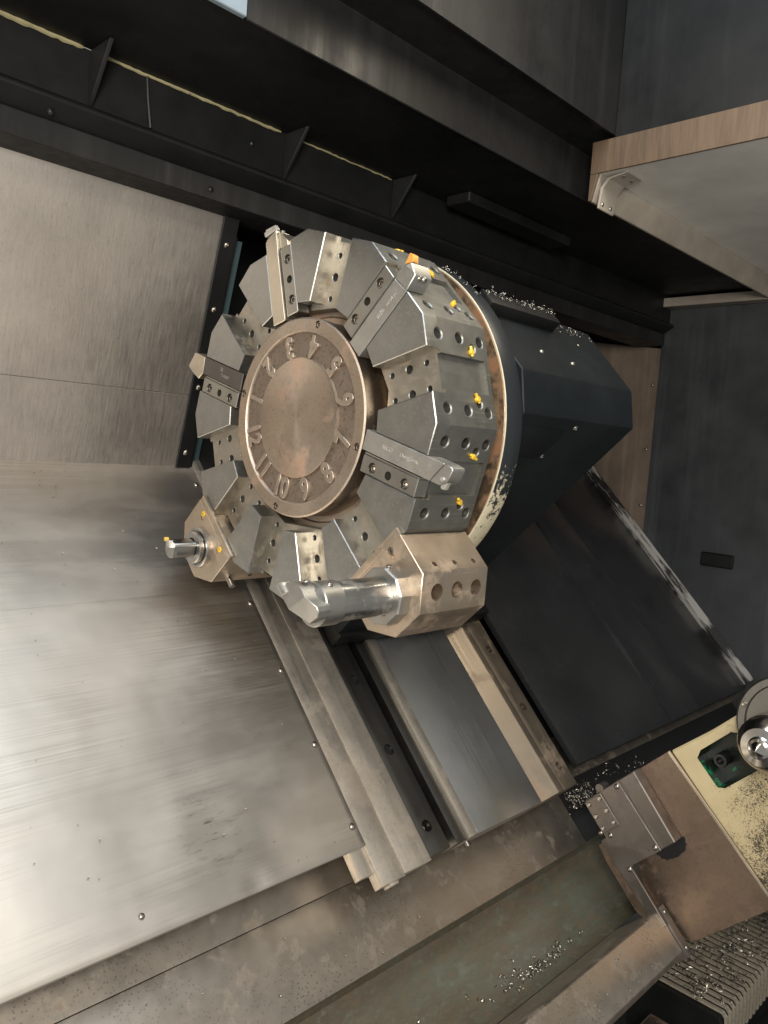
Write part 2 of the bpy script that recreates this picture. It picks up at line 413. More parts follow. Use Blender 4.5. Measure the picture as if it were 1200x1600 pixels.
# back panel at the left, leaning forward, with a seam
P0 = Vector((.218, -.33)); PD = Vector((math.sin(math.radians(30)), math.cos(math.radians(30))))
PN = Vector((-PD.y, PD.x))  # towards the camera is -u +n side
def panel_pt(s, o=0): p = P0 + PD * s + PN * o; return (p.x, p.y)
bm = BM(); prism(bm, [panel_pt(-.02, -.004), panel_pt(.115, -.004), panel_pt(.115, 0), panel_pt(-.02, 0)], 0, -1.1, .088, .0006)
wall = struct('wall_left', bm, 'panel')
bm = BM(); prism(bm, [panel_pt(.1158, -.004), panel_pt(.40, -.004), panel_pt(.40, .0008), panel_pt(.1158, .0008)], 0, -1.1, .088, .0006)
obj('panel', bm, 'panel', wall)
# dark upright strip with screws at the panel's right edge and the teal reveal behind it
st = thing('edge_strip', 'black upright edge strip with dome screws beside the brushed back panel', 'metal strip', (.09, *panel_pt(0)))
o0 = Vector((.09, *panel_pt(0)))
def loc_pts(pts): return [(x - o0.y, y - o0.z) for x, y in pts]
bm = BM(); prism(bm, loc_pts([panel_pt(0, .001), panel_pt(.385, .001), panel_pt(.385, .005), panel_pt(0, .005)]), 0, -.014, .012, .0008); obj('strip', bm, 'dark', st)
bm = BM(); prism(bm, loc_pts([panel_pt(0, -.05), panel_pt(.36, -.05), panel_pt(.36, .001), panel_pt(0, .001)]), 0, .0125, .0165, .0004); obj('return_flange', bm, 'dark', st)
bm = BM(); prism(bm, loc_pts([panel_pt(0, -.02), panel_pt(.355, -.02), panel_pt(.355, -.014), panel_pt(0, -.014)]), 0, .017, .036, .0004); obj('reveal', bm, 'teal', st)
for s in (.025, .13, .25, .345):
    p = panel_pt(s, .005); put('screw', DOME, st, (-.002, p[0] - o0.y, p[1] - o0.z), (0, PN.x, PN.y))
# dark cavity behind turret
bm = BM(); slab_hz(bm, [(.56, -.45), (.60, -.45), (.60, .9), (.56, .9)], .09, 1.45); struct('wall_back', bm, 'dark')
bm = BM(); slab_hz(bm, [(.24, -.5), (.60, -.5), (.60, .9), (.24, .9)], 1.435, 1.445); struct('wall_end_back', bm, 'dark')
bm = BM(); slab_hz(bm, [(.36, -.2), (.60, -.2), (.60, .35), (.36, .33)], .128, .132); struct('wall_partition', bm, 'dark')
# ceiling: recess A, riser B with ledge, lip C and underside D
bm = BM(); slab_hz(bm, [(.020, .41), (.226, .41), (.226, .55), (.020, .55)], -1.1, 1.40, .0015)
ceil = struct('ceiling', bm, 'dark')
bm = BM(); slab_hz(bm, [(.226, .343), (.60, .343), (.60, .41), (.226, .41)], -1.1, 1.40); obj('riser', bm, 'dark', ceil)
bm = BM(); slab_hz(bm, [(.214, .336), (.24, .320), (.24, .343), (.226, .348), (.214, .341)], -1.1, 1.40, .0008); obj('ledge', bm, 'dark', ceil)
bm = BM(); slab_hz(bm, [(.236, .290), (.310, .290), (.310, .342), (.236, .320)], -1.1, 1.40, .001); obj('lip', bm, 'darkgrey', ceil)
# front part of the ceiling: riser E, step F and the sloping face G
bm = BM(); slab_hz(bm, [(.016, .4085), (.0195, .4085), (.0195, .56), (-.058, .56), (-.058, .484), (.016, .481)], -.085, 1.40, .001); obj('step_front', bm, 'darkgrey', ceil)
bm = BM(); slab_hz(bm, [(-.063, .478), (-.060, .478), (-.060, 1.2), (-.9, 1.2), (-.9, 1.19), (-.063, 1.19)], .30, 1.40); obj('door_header', bm, 'darkgrey', ceil)
bm = BM(); slab_hz(bm, [(-.063, .478), (-.060, .478), (-.060, 1.2), (-.063, 1.2)], -.06, .30); obj('door_header', bm, 'darkgrey', ceil)
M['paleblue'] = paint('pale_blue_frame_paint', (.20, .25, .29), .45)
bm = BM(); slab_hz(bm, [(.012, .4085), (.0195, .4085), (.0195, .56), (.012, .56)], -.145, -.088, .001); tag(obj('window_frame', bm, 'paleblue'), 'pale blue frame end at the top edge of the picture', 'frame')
# yellowed sealant bead along the recess corner, in worn pieces
random.seed(3)
def bead(a0, a1, r):
    bm = BM(); n = max(3, int((a1 - a0) / .006))
    pts = []; rs = []
    for i in range(n + 1):
        a = a0 + (a1 - a0) * i / n
        pts.append((a, *UN(.2245 + random.uniform(-.0006, .0006), .4085 + random.uniform(-.0006, .0006)))); rs.append(r * random.uniform(.75, 1.2) * (.4 if i in (0, n) else 1))
    tube(bm, pts, rs, 7); return bm
def bead_t(a0, a1, r, label):
    t = obj('sealant_bead', bead(a0, a1, r), 'weld'); tag(t, label, 'sealant', 'sealant beads under the ceiling')
bead_t(-.60, -.166, .0030, 'thick yellowed sealant bead left of the first gusset')
bead_t(-.152, .122, .0021, 'yellowed sealant bead between the first and second gusset')
bead_t(.142, .350, .0013, 'thin dull sealant bead right of the second gusset')
# triangular gussets under the ceiling recess
for k, (a, lab) in enumerate(((-.155, 'black triangular gusset nearest the left edge'), (.133, 'black triangular gusset above the top of the tool disc'), (.356, 'dark gusset in the shadow right of the other two'))):
    bm = BM(); prism(bm, [UN(.2255, .4095), UN(.175, .4095), UN(.2235, .347), UN(.2255, .347)], 0, -.0025, .0025, .0007)
    g = obj('gusset', bm, 'gusset', None, (a, 0, 0)); tag(g, lab, 'gusset', 'gussets under the ceiling')
bm = BM(); tube(bm, [(-.085, *UN(.2245, .408)), (-.083, *UN(.2235, .38)), (-.079, *UN(.222, .347))], .0018, 6)
tag(obj('weld_seam', bm, 'gusset'), 'thin upright weld seam right of the leftmost gusset', 'weld seam')
for a, h, z, d, lab in ((-.20, .2255, .326, None, 'small black bolt on the ledge near the left edge'), (.075, .2255, .378, None, 'dark hex bolt on the riser between the gussets'), (.02, .236, .303, None, 'small bolt on the ledge under the weld seam'), (.30, .236, .303, None, 'small dark bolt on the ledge above the tool disc')):
    b = link('bolt', DOMED, None, (a, *UN(h, z)), axis_rot((0, *UN(-1, 0)))); tag(b, lab, 'bolt', 'bolts on the ceiling ledge')
# dark longitudinal cable duct above the housing
bm = BM(); slab_hz(bm, [(.15, .392), (.20, .392), (.20, .409), (.15, .409)], .46, .78, .002); tag(obj('cable_duct', bm, 'dark'), 'dark long box duct under the ceiling right of the tool disc', 'duct')
# hood with brown edge at the right, hanging in front of the ceiling step
hd = thing('overhead_hood', 'light grey overhead hood with a brown stained front edge at upper right', 'hood', (.541, *UN(-.028, .383)))
ho = Vector((.541, *UN(-.028, .383)))
def hp(pts): return [(UN(*p)[0] - ho.y, UN(*p)[1] - ho.z) for p in pts]
bm = BM(); prism(bm, hp([(-.0285, .4236), (-.80, .4236), (-.80, .4725), (-.0285, .4725)]), 0, -.0045, -.0005, .0006); obj('edge_board', bm, 'woodish', hd)
bm = BM(); prism(bm, hp([(-.0285, .383), (-.0285, .4233), (-.0420, .4233), (-.0330, .383)]), 0, -.0045, .0015, .0006); obj('corner_post', bm, 'woodish', hd)
bm = BM(); prism(bm, hp([(-.80, .4240), (-.0285, .4240), (-.0285, .4380), (-.80, .4380)]), 0, 0, .858, 0); obj('underside', bm, 'hood', hd)
bm = BM(); prism(bm, hp([(-.0450, .4237), (-.0328, .383), (-.0285, .383), (-.0285, .4237)]), 0, .0016, .858, .0006); obj('folded_edge', bm, 'bracket', hd)
bm = BM(); prism(bm, hp([(-.064, .4730), (-.90, .4730), (-.90, 1.19), (-.064, 1.19)]), 0, .0, .004); obj('front_sheet', bm, 'darkgrey', hd)
# hinge bracket on the hood
br = thing('hinge_bracket', 'beige bent bracket with four screws under the hood corner', 'bracket', (.574, *UN(-.047, .40)))
bo = Vector((.574, *UN(-.047, .40)))
def bp_(pts): return [(UN(*p)[0] - bo.y, UN(*p)[1] - bo.z) for p in pts]
bm = BM(); prism(bm, bp_([(-.086, .4216), (-.056, .4165), (-.0450, .404), (-.0405, .374), (-.0375, .374), (-.0405, .405), (-.051, .4190), (-.086, .4236)]), 0, -.024, .024, .0008); obj('bent_plate', bm, 'bracket', br)
for a in (-.014, .012):
    u, n = UN(-.0415, .382); put('screw', DOMES, br, (a, u - bo.y, n - bo.z), (0, *UN(-1, -.1)))
    u, n = UN(-.074, .4198); put('screw', DOMES, br, (a, u - bo.y, n - bo.z), (0, *UN(0, -1)))
# shelf bar far right
bm = BM(); slab_hz(bm, [(.255, .404), (-.30, .404), (-.30, .382), (.235, .382)], 1.355, 1.395, .001); tag(obj('rail_bar', bm, 'bracket'), 'beige flat rail under the hood against the far wall', 'rail')
# end wall
bm = BM(); slab_hz(bm, [(.242, -.65), (-1.0, -1.1), (-1.0, 1.2), (.242, 1.2)], 1.40, 1.44); struct('wall_end', bm, 'wallgrey')
bm = BM(); slab_hz(bm, [(.60, -.30), (.245, -.30), (.245, .285), (.60, .33)], 1.41, 1.43, .001)
wp = obj('wall_end_panel', bm, 'brownwall'); wp['kind'] = 'structure'
for z in (.19, .02, -.13): put('screw', DOME, wp, (1.41, *UN(.262, z)), (-1, 0, 0))
bm = BM(); slab_hz(bm, [(.08, -.262), (.0, -.262), (.0, -.228), (.08, -.228)], 1.390, 1.40, .003); tag(obj('wall_handle', bm, 'dark'), 'small black rectangular grip plate on the far end wall', 'grip plate')
# dark floor plates right of the way
bm = BM(); box(bm, (.60, -.428, -.342), (.965, .45, -D), .0006); fl = struct('floor', bm, 'floor')
bm = BM(); box(bm, (.969, -.428, -.340), (1.104, .45, -D + .0012), .0006); obj('panel', bm, 'floor', fl)
bm = BM(); box(bm, (1.109, -.428, -.340), (1.372, .45, -D + .0006), .0006); obj('panel', bm, 'floor', fl)
bm = BM(); prism(bm, [(-D - .01, 1.373), (-D + .002, 1.373), (-D + .004, 1.385), (-D + .018, 1.398), (-D - .01, 1.398)], 1, -.42, .34)
def trim_mat():
    m, nt, p, N = newmat('worn_pale_trim')
    n1 = noise(nt, mapping(nt, (110, 9, 70)), 1.0, 7, .72); n2 = noise(nt, mapping(nt, (6, 6, 6)), 1.0, 3)
    f = rng(nt, math_(nt, 'ADD', n1, rng(nt, n2, .35, .65, -.12, .12)), .44, .54, 0, 1)
    lnk(nt, mixc(nt, f, (.014, .013, .012), (.38, .365, .34)), p.inputs['Base Color']); p.inputs['Roughness'].default_value = .4
    return m
cm = trim_mat()
M['trim'] = cm
tag(obj('corner_trim', bm, 'trim'), 'worn pale corner trim between dark floor and far end wall', 'trim')
# lower bed: sheet under the plates, edge, trough
bm = BM(); box(bm, (-1.1, -.4365, -.420), (1.40, -.36, -.3935)); bed = struct('bed', bm, 'strip')
bm = BM(); box(bm, (-1.1, -.5365, -.420), (.594, -.4373, -.3950), .0008); obj('sheet', bm, 'strip', bed)
bm = BM(); box(bm, (.594, -.485, -.42), (1.40, -.4373, -.3960)); obj('grimy_gutter', bm, 'grime', bed)
bm = BM(); box(bm, (-1.1, -.36, -.55), (1.40, .60, -.397)); obj('core', bm, 'dark', bed)
bm = BM(); box(bm, (-1.1, -.5362, -.60), (1.40, -.44, -.4205)); obj('riser', bm, 'floor', bed)
bm = BM()
pts = [(-.5366, -.50), (-.5366, -.430), (-.545, -.444), (-.575, -.452), (-.63, -.452), (-.655, -.442), (-.667, -.425), (-.667, -.50)]
prism(bm, pts, 0, -.6, 1.40); struct('trough', bm, 'trough', 40)
# telescoping cover in front of the tailstock
wc = thing('way_cover', 'long folded steel way cover running to the tailstock at the bottom', 'way cover', (.6, -.70, -.33))
bm = BM(); prism(bm, [(.033, -.09), (.033, -.004), (.030, 0), (-.028, 0), (-.037, -.012), (-.037, -.09)], 0, -1.0, -.022, .0008); obj('cover_sheet', bm, 'strip', wc)
bm = BM(); box(bm, (-.021, -.040, -.03), (-.006, .036, .004), .0012); obj('wiper_frame', bm, 'tsgrey', wc)
for u in (-.028, .026): put('screw', DOMES, wc, (-.0135, u, .004), (0, 0, 1))
# ================================================================ SHEET COVER PLATES
def bumpy_plate(a0, a1, u0, u1, n, na, nu, dents, skirt=True):
    bm = BM(); V = []
    for i in range(na + 1):
        row = []
        for j in range(nu + 1):
            a = a0 + (a1 - a0) * i / na; u = u0 + (u1 - u0) * j / nu
            e = min(a1 - a, u - u0, u1 - u) ; k = min(1, max(0, e / .04))
            z = .0011 * k * (mnoise.noise(Vector((a * 7, u * 9, 1.3))) + .4 * mnoise.noise(Vector((a * 17, u * 19, 4.3))))
            for (da, du, rd, dp) in dents:
                q = math.hypot(a - da, (u - du)) / rd
                if q < 1: z -= dp * (1 - q * q) ** 2
            row.append(bm.verts.new((a, u, n + z)))
        V.append(row)
    for i in range(na):
        for j in range(nu): bm.faces.new((V[i][j], V[i + 1][j], V[i + 1][j + 1], V[i][j + 1]))
    # folded skirt
    if skirt:
      for L in ([V[i][0] for i in range(na + 1)], [V[na][j] for j in range(nu + 1)]):
        W = [bm.verts.new((v.co.x, v.co.y, n - .012)) for v in L]
        X = [bm.verts.new((v.co.x + (.0012 if L[0] is not V[0][0] or len(L) == nu + 1 else 0), v.co.y - (.0012 if len(L) == na + 1 else 0), v.co.z - .0012)) for v in L]
        for k in range(len(L) - 1):
            bm.faces.new((L[k], X[k], X[k + 1], L[k + 1])); bm.faces.new((X[k], W[k], W[k + 1], X[k + 1]))
    bmesh.ops.recalc_face_normals(bm, faces=bm.faces[:])
    return bm
cp = thing('cover_plate', 'large brushed stainless cover sheet, dented and scuffed, left of the slide', 'cover sheet', (0, 0, 0))
bm = bumpy_plate(-1.1, .108, -.41, -.0165, -D, 150, 60, [(-.075, -.33, .05, .0016), (-.03, -.352, .04, .0012), (-.055, -.405, .022, .0022), (-.16, -.29, .06, .001), (.0, -.37, .05, .0007)])
obj('lower_sheet', bm, 'plate', cp, ang=60)
bm = bumpy_plate(-1.1, .108, -.0175, .2185, -D + .0003, 90, 26, [], False)
obj('upper_sheet', bm, 'plate', cp, ang=60)
for u in (.18, .07, -.045, -.157, -.27, -.384): put('screw', DOME, cp, (.100, u, -D + .001), (0, 0, 1))
for a, u in ((-.19, -.398),): put('screw', DOMES, cp, (a, u + .01, -D + .0008), (0, 0, 1))
# ================================================================ CROSS SLIDE WAY
sl = thing('cross_slide', 'slanted cross slide of parallel steel ways running down from under the turret', 'slide', (.33, -.46, -.36))
so = Vector((.33, -.46, -.36))
def sbox(name, a0, a1, u0, u1, n0, n1, mat, bev=.0008, parent=sl):
    bm = BM(); box(bm, (a0 - so.x, u0 - so.y, n0 - so.z), (a1 - so.x, u1 - so.y, n1 - so.z), bev); return obj(name, bm, mat, parent)
sbox('side_bar', .084, .1065, -.4440, .30, -.350, -.3345, 'bars', .0004)
sbox('side_bar', .1070, .1470, -.4625, .30, -.350, -.3312, 'bars', .0004)
sbox('side_bar', .1476, .1984, -.4600, .30, -.356, -.3304, 'bars', .0004)
sbox('bar_foot', .1200, .1340, -.4665, -.4627, -.348, -.3325, 'bars', .0004)
bm = BM(); box(bm, (.1992 - so.x, -.456 - so.y, -.385 - so.z), (.2405 - so.x, .25 - so.y, -.3305 - so.z), .0008)
cb = BM()
for u in (-.193, -.306, -.419): cyl(cb, (.2185 - so.x, u - so.y), .0082, 2, -.350 - so.z, -.30 - so.z, 28)
db = obj('dark_bar', cut(bm, cb), 'waydark', sl)
for u in (-.193, -.306): 
    bm = BM(); cyl(bm, (.2185 - so.x, u - so.y), .0079, 2, -.345 - so.z, -.3335 - so.z, 28); obj('hole_plug', bm, 'gusset', db)
put('socket_screw', SOCK, db, (.2185 - so.x, -.419 - so.y, -.345 - so.z), (0, 0, 1))
sbox('slot_bed', .2405, .2640, -.452, .25, -.44, -.395, 'black', 0)
sbox('guide_bar', .2640, .2865, -.4555, .25, -.378, -.3390, 'waydark', .0006)
sbox('guide_bar', .2875, .3040, -.4555, .25, -.385, -.3345, 'bars', .0006)
sbox('way_cover', .3045, .4700, -.4555, .25, -.385, -.3360, 'wayplate', .001)
bm = BM(); prism(bm, [(-.4555 - so.y, .4705 - so.x)] * 0 or [(-.385 - so.z, .4705 - so.x), (-.352 - so.z, .4705 - so.x), (-.352 - so.z, .482 - so.x), (-.331 - so.z, .514 - so.x), (-.331 - so.z, .529 - so.x), (-.385 - so.z, .529 - so.x)], 1, -.4545 - so.y, .25 - so.y, .0006)
obj('ramp_bar', bm, 'brownrail', sl)
bm = BM(); box(bm, (.5298 - so.x, -.4545 - so.y, -.385 - so.z), (.5735 - so.x, .25 - so.y, -.3325 - so.z), .0025)
cb = BM()
for u in (-.191, -.306, -.417, -.075): lathe(cb, [(-.352 - so.z, 0), (-.352 - so.z, .0075), (-.30 - so.z, .0075), (-.30 - so.z, 0)], (.5530 - so.x, u - so.y), 2, 24)
rr = obj('rail', cut(bm, cb), 'brownrail', sl)
for u in (-.191, -.306, -.417):
    bm = BM(); cyl(bm, (.5530 - so.x, u - so.y), .0072, 2, -.351 - so.z, -.341 - so.z, 20); obj('hole_plug', bm, 'gusset', rr)
sbox('end_plate', .205, .57, -.4535, -.4475, -.43, -.3865, 'waydark', .0006)
bm = BM(); cyl(bm, (.305 - so.x, -.3745 - so.z), .006, 1, -.468 - so.y, -.4555 - so.y, 6) if False else lathe(bm, [(-.462 - so.y, 0), (-.462 - so.y, .005), (-.4535 - so.y, .005), (-.4535 - so.y, 0)], (-.372 - so.z, .315 - so.x), 1, 12)
obj('end_bolt', bm, 'waydark', sl)
# saddle under the housing
bm = BM(); box(bm, (.205, -.135, -.3290), (.570, .24, -.300), .003); tag(obj('saddle', bm, 'dark'), 'dark saddle block under the turret housing on the slide ways', 'saddle')
# ================================================================ TURRET HOUSING
hs = thing('turret_housing', 'navy painted turret housing box with worn round collar behind the tool disc', 'housing', (.13, 0, 0))
XO = -.13
bm = BM(); prism(bm, [(-.1305, -.235), (-.1305, .1625), (-.0905, .1922), (.018, .1960), (.085, .165), (.15, .09), (.15, -.235)], 0, .1535 + XO, .410 + XO, .0012)
obj('box', bm, 'navy', hs)
bm = BM(); box(bm, (.200 + XO, -.1305, -.2995), (.410 + XO, .145, -.2352), .0006); obj('pedestal', bm, 'navy', hs)
bm = BM(); lathe(bm, [(.1205 + XO, .150), (.1205 + XO, .2055), (.1210 + XO, .2060)], seg=96); obj('face_ring', bm, 'ring', hs)
bm = BM(); lathe(bm, [(.1212 + XO, .2060), (.1206 + XO, .2066), (.1206 + XO, .2074), (.1216 + XO, .2080), (.147 + XO, .2080), (.1532 + XO, .2065), (.1532 + XO, .15)], seg=96)
set_mat(bm, lambda f: 1 if f.calc_center_median().x < .1215 + XO else 0)
M['primer'] = paint('cream_primer_edge', (.55, .49, .36), .55)
obj('collar', bm, ['collar', 'primer'], hs)
bm = BM(); box(bm, (.156 + XO, -.001, .1950), (.302 + XO, .0235, .2105), .001); obj('top_plate', bm, 'dark', hs)
bm = BM(); box(bm, (.160 + XO, -.1318, .095), (.262 + XO, -.1306, .145), .0003)
tube(bm, [(.262 + XO, -.1311, .098), (.190 + XO, -.1311, .045)], .0006, 5); obj('access_cover', bm, 'navy', hs)
for a, n in ((.265, .098), (.187, .043), (.278, .150)): put('screw', DOMES, hs, (a + XO, -.1305, n), (0, -1, 0))
for a, u in ((.23, -.05), (.29, -.06), (.35, -.015)): put('screw', DOMES, hs, (a + XO, u, .1935), (0, 0, 1))
bm = BM(); tube(bm, [(.180 + XO, -.1345, -.17), (.180 + XO, -.1300, -.17)], .006, 12); obj('plug', bm, 'dark', hs)
# ================================================================ TOOL DISC
td = thing('tool_disc', 'round twelve station lathe tool disc with numbered hub and grey steel segments', 'tool turret', (0, 0, 0))
AP = .2065; SW = .0229; DEP = .0205; WD = .0990; RI = .1305; GD = .0050; GW = .0185
T15 = math.radians(15)
def seg_mesh():
    # local: x = a, y = p along the mid direction, z = q tangential
    def st(r, t, sgn):     # station-local (r, t>0 towards the segment) on side sgn -> (p, q)
        th = -sgn * T15    # station direction seen from the mid direction: q negative side for sgn=+1
        c, s = math.cos(T15), math.sin(T15)
        return (r * c + t * s, -sgn * (r * s - t * c))
    ridge = (AP / math.cos(T15), 0)
    front = [st(RI, SW, 1), st(AP, SW, 1), ridge, st(AP, SW, -1), st(RI, SW, -1)]
    eps = .00001
    back = [st(RI, eps, 1), st(AP - GD, eps, 1), st(AP - GD, GW, 1), st(AP, GW, 1), ridge, st(AP, GW, -1), st(AP - GD, GW, -1), st(AP - GD, eps, -1), st(RI, eps, -1)]
    rear = [st(RI, eps, 1), st(AP - .0006, eps, 1), (ridge[0] - .0006, 0), st(AP - .0006, eps, -1), st(RI, eps, -1)]
    bm = BM()
    prism(bm, front, 0, 0, DEP)
    bmesh.ops.bevel(bm, geom=[e for e in bm.edges if all(v.co.x < 1e-6 for v in e.verts) or (abs(e.verts[0].co.y - ridge[0]) < 1e-6 and abs(e.verts[1].co.y - ridge[0]) < 1e-6)], offset=.0009, segments=1, affect='EDGES')
    b2 = BM(); prism(b2, back, 0, DEP, .0925)
    b3 = BM(); prism(b3, rear, 0, .0925, WD)
    # join by boolean union through one object: wedge sits on the body
    me = bpy.data.meshes.new('t'); b2.to_mesh(me); b2.free(); b = BM(); b.from_mesh(me); me.clear_geometry()
    b3.to_mesh(me); b3.free(); b.from_mesh(me)
    # holes in the body: two outer flats and the slot floor
    cb = BM(); cw = BM()
    for sgn in (1, -1):
        c, s = math.cos(T15), math.sin(T15)
        er = Vector((0, c, -sgn * s)); et = Vector((0, s, sgn * c)); ea = Vector((1, 0, 0))
        def hole(dst, P, d, r, dep, seg=18, cone=.0012):
            d = Vector(d).normalized(); x = d.orthogonal().normalized(); y = d.cross(x)
            rings = []
            for dist, rr in ((-.004, r + cone + .004 * (cone > 0)), (cone, r), (dep, r), (dep + r * .5, 0)):
                ctr = P + d * dist
                rings.append([dst.verts.new(ctr + x * rr * math.cos(2 * PI * k / seg) + y * rr * math.sin(2 * PI * k / seg)) for k in range(seg)] if rr > 0 else [dst.verts.new(ctr)])
            fs = [dst.faces.new(rings[0])]
            for A, B in zip(rings[:-1], rings[1:]):
                for i in range(seg):
                    j = (i + 1) % seg
                    fs.append(dst.faces.new((A[i], B[i], B[j], A[j]) if len(B) > 1 else (A[i], B[0], A[j])))
            bmesh.ops.recalc_face_normals(dst, faces=fs)
        for a in (.053, .087): hole(cb, er * AP + et * .038 + ea * a, -er, .0056, .011)
        hole(cb, er * AP + et * .038 + ea * .0262, -er, .0001, .0001) if False else None
        hole(cb, er * AP + et * .0295 + ea * .0735, -er, .0044, .008)
        for r in (.138, .1625, .1865):
            hole(cb, er * r + et * .0135 + ea * DEP, ea, .0046 if r == .1625 else .0030, .010, 14, .0006)
        hole(cw, er * AP + et * .038 + ea * .0200, -er, .0056, .011)
        hole(cb, er * AP + et * .038 + ea * .0200, -er, .0056, .011)
    b = cut(b, cb); bm = cut(bm, cw)
    bm.to_mesh(me) if False else None
    m2 = bpy.data.meshes.new('t'); bm.to_mesh(m2); bm.free(); b.from_mesh(m2); bpy.data.meshes.remove(m2); bpy.data.meshes.remove(me)
    def pick(f):
        n = f.normal; c = f.calc_center_median()
        if c.x < .0009 or (n.x < -.5 and c.x < DEP - .001): return 0                # front face and its bright edge
        if c.x < DEP + .003 and (n.x < -.9 or abs(n.z) > .9) and c.y < AP * .98: return 2  # slot floor and walls
        return 1
    set_mat(b, pick)
    return mesh_of(b, ['disc', 'flat', 'slotwall'], 'segment', 25)
SEG = seg_mesh()
for k in range(12): 
    link('segment', SEG, td, (0, 0, 0), RXA(STN(k + 1) + T15))
# core and hub plate
bm = BM(); lathe(bm, [(.012, .1135), (.040, .1135), (.040, .120), (.038, .1218), (.038, .1320), (.0975, .1320), (.0975, .0)], seg=72); obj('core', bm, 'hub', td)
bm = BM(); lathe(bm, [(.0, .0), (-.0001, .004), (0, .0675), (.0006, .0690), (.0036, .0700), (.0036, .0972), (.0008, .0982), (0, .0992), (0, .1128), (.0014, .1147), (.013, .1147), (.0145, .1135), (.018, .1135)], seg=96)
cb = BM()
for k in (60, -30, 150, -120):
    t = math.radians(k); cyl(cb, (.1085 * math.cos(t), .1085 * math.sin(t)), .0044, 0, -.01, .0052, 24)
# boolean needs a closed body: close the rear
be = [e for e in bm.edges if e.is_boundary]
bmesh.ops.holes_fill(bm, edges=be, sides=0)
bm = cut(bm, cb)
set_mat(bm, lambda f: 1 if .0028 < f.calc_center_median().x < .0040 and .069 < math.hypot(f.calc_center_median().y, f.calc_center_median().z) < .099 and f.normal.x < -.9 else 0)
hub = obj('hub_plate', bm, ['hub', 'hubcast'], td)
for k in (60, -30, 150, -120):
    t = math.radians(k); put('socket_screw', SOCKS, hub, (.0050, .1085 * math.cos(t), .1085 * math.sin(t)), (-1, 0, 0))
for k in range(1, 13):
    t = STN(k); e = Vector((0, math.cos(t), math.sin(t))); 
    me = text_mesh(str(k), .0345, .0014, 'numeral', .0006)
    y = -e; x = y.cross(Vector((-1, 0, 0)))
    o = link('numeral', me, hub, e * .0842 + Vector((.0026, 0, 0)), frame_rot(x, y) @ Matrix.Scale(.78, 4, (1, 0, 0)))
# yellow coolant nozzles beside the slots
def nozzle_mesh():
    bm = BM()   # outward along -X
    lathe(bm, [(.004, .0036), (-.003, .0036), (-.0036, .0031), (-.0036, .0016), (.000, .0014)], seg=14)
    tube(bm, [(-.0012, 0, 0), (-.0022, .0075, 0)], [.0024, .0020], 8)
    tube(bm, [(-.0012, 0, 0), (-.0012, -.0055, 0)], [.0022, .0018], 8)
    return mesh_of(bm, 'yellow', 'coolant_nozzle')
NOZ = nozzle_mesh()
for s, sg, tw in ((5, 1, .5), (5, -1, 2.0), (6, -1, .2), (6, 1, .0), (7, -1, 1.9), (7, 1, .1), (4, 1, .8), (2, 1, .4), (10, -1, .3)):
    t = STN(s); er = Vector((0, math.cos(t), math.sin(t))); et = Vector((0, -math.sin(t), math.cos(t)))
    link('coolant_nozzle', NOZ, td, er * (AP + .0005) + et * (sg * .0250) + Vector((.069, 0, 0)), axis_rot(er) @ RXA(tw * 1.6) @ Matrix.Scale(.82, 4))
# ================================================================ TURNING TOOLS AND CLAMPS
def stn_rot(k): return RXA(STN(k))          # local y = radial, z = tangential
TMIN, TMAX = .0002, .0224
def poly_prism(bm, pts, a0, a1, bev=.0005, mir=1):
    P = [(r, mir * t) for r, t in pts]
    prism(bm, P, 0, a0, a1, bev)
def turning_tool(k, mir, mat, label, headf, front=-.0006):
    t = thing('turning_tool', label, 'lathe tool', (0, 0, 0), stn_rot(k), 'turning tools in the disc slots')
    headf(t, mir, mat, front)
    return t
def head7(t, mir, mat, fr):
    bm = BM(); poly_prism(bm, [(.117, -.0224), (.2300, -.0224), (.2175, -.0008), (.117, -.0008)], fr, DEP - .0008, .0006, mir); obj('shank', bm, mat, t)
    bm = BM(); poly_prism(bm, [(.2302, -.0224), (.2395, -.0215), (.2412, -.0190), (.2385, -.0065), (.2300, -.0005), (.2175, -.0006)], fr + .0012, DEP - .0008, .0006, mir); obj('head', bm, 'shank', t)
    bm = BM(); poly_prism(bm, [(.2260, -.0055), (.2375, -.0085), (.2352, .0026), (.2300, .0030)], .0045, .0095, .0004, mir); obj('insert', bm, 'carbide', t)
    bm = BM(); lathe(bm, [(fr - .0002, 0), (fr - .0002, .0022), (fr + .002, .0025), (fr + .002, 0)], (.2325, mir * -.0075), 0, 12); obj('clamp_pin', bm, 'carbide', t)
    for s, sz, r in (('SECO', .0062, .1530), ('Duratomic', .0062, .1850)):
        me = text_mesh(s, sz, .00012, 'carbide'); x = Vector((0, 1, 0)); y = x.cross(Vector((1, 0, 0)))
        link('engraving', me, t, (fr - .0001, r, mir * -.0122), frame_rot(x, -y if x.cross(-y).x < 0 else y))
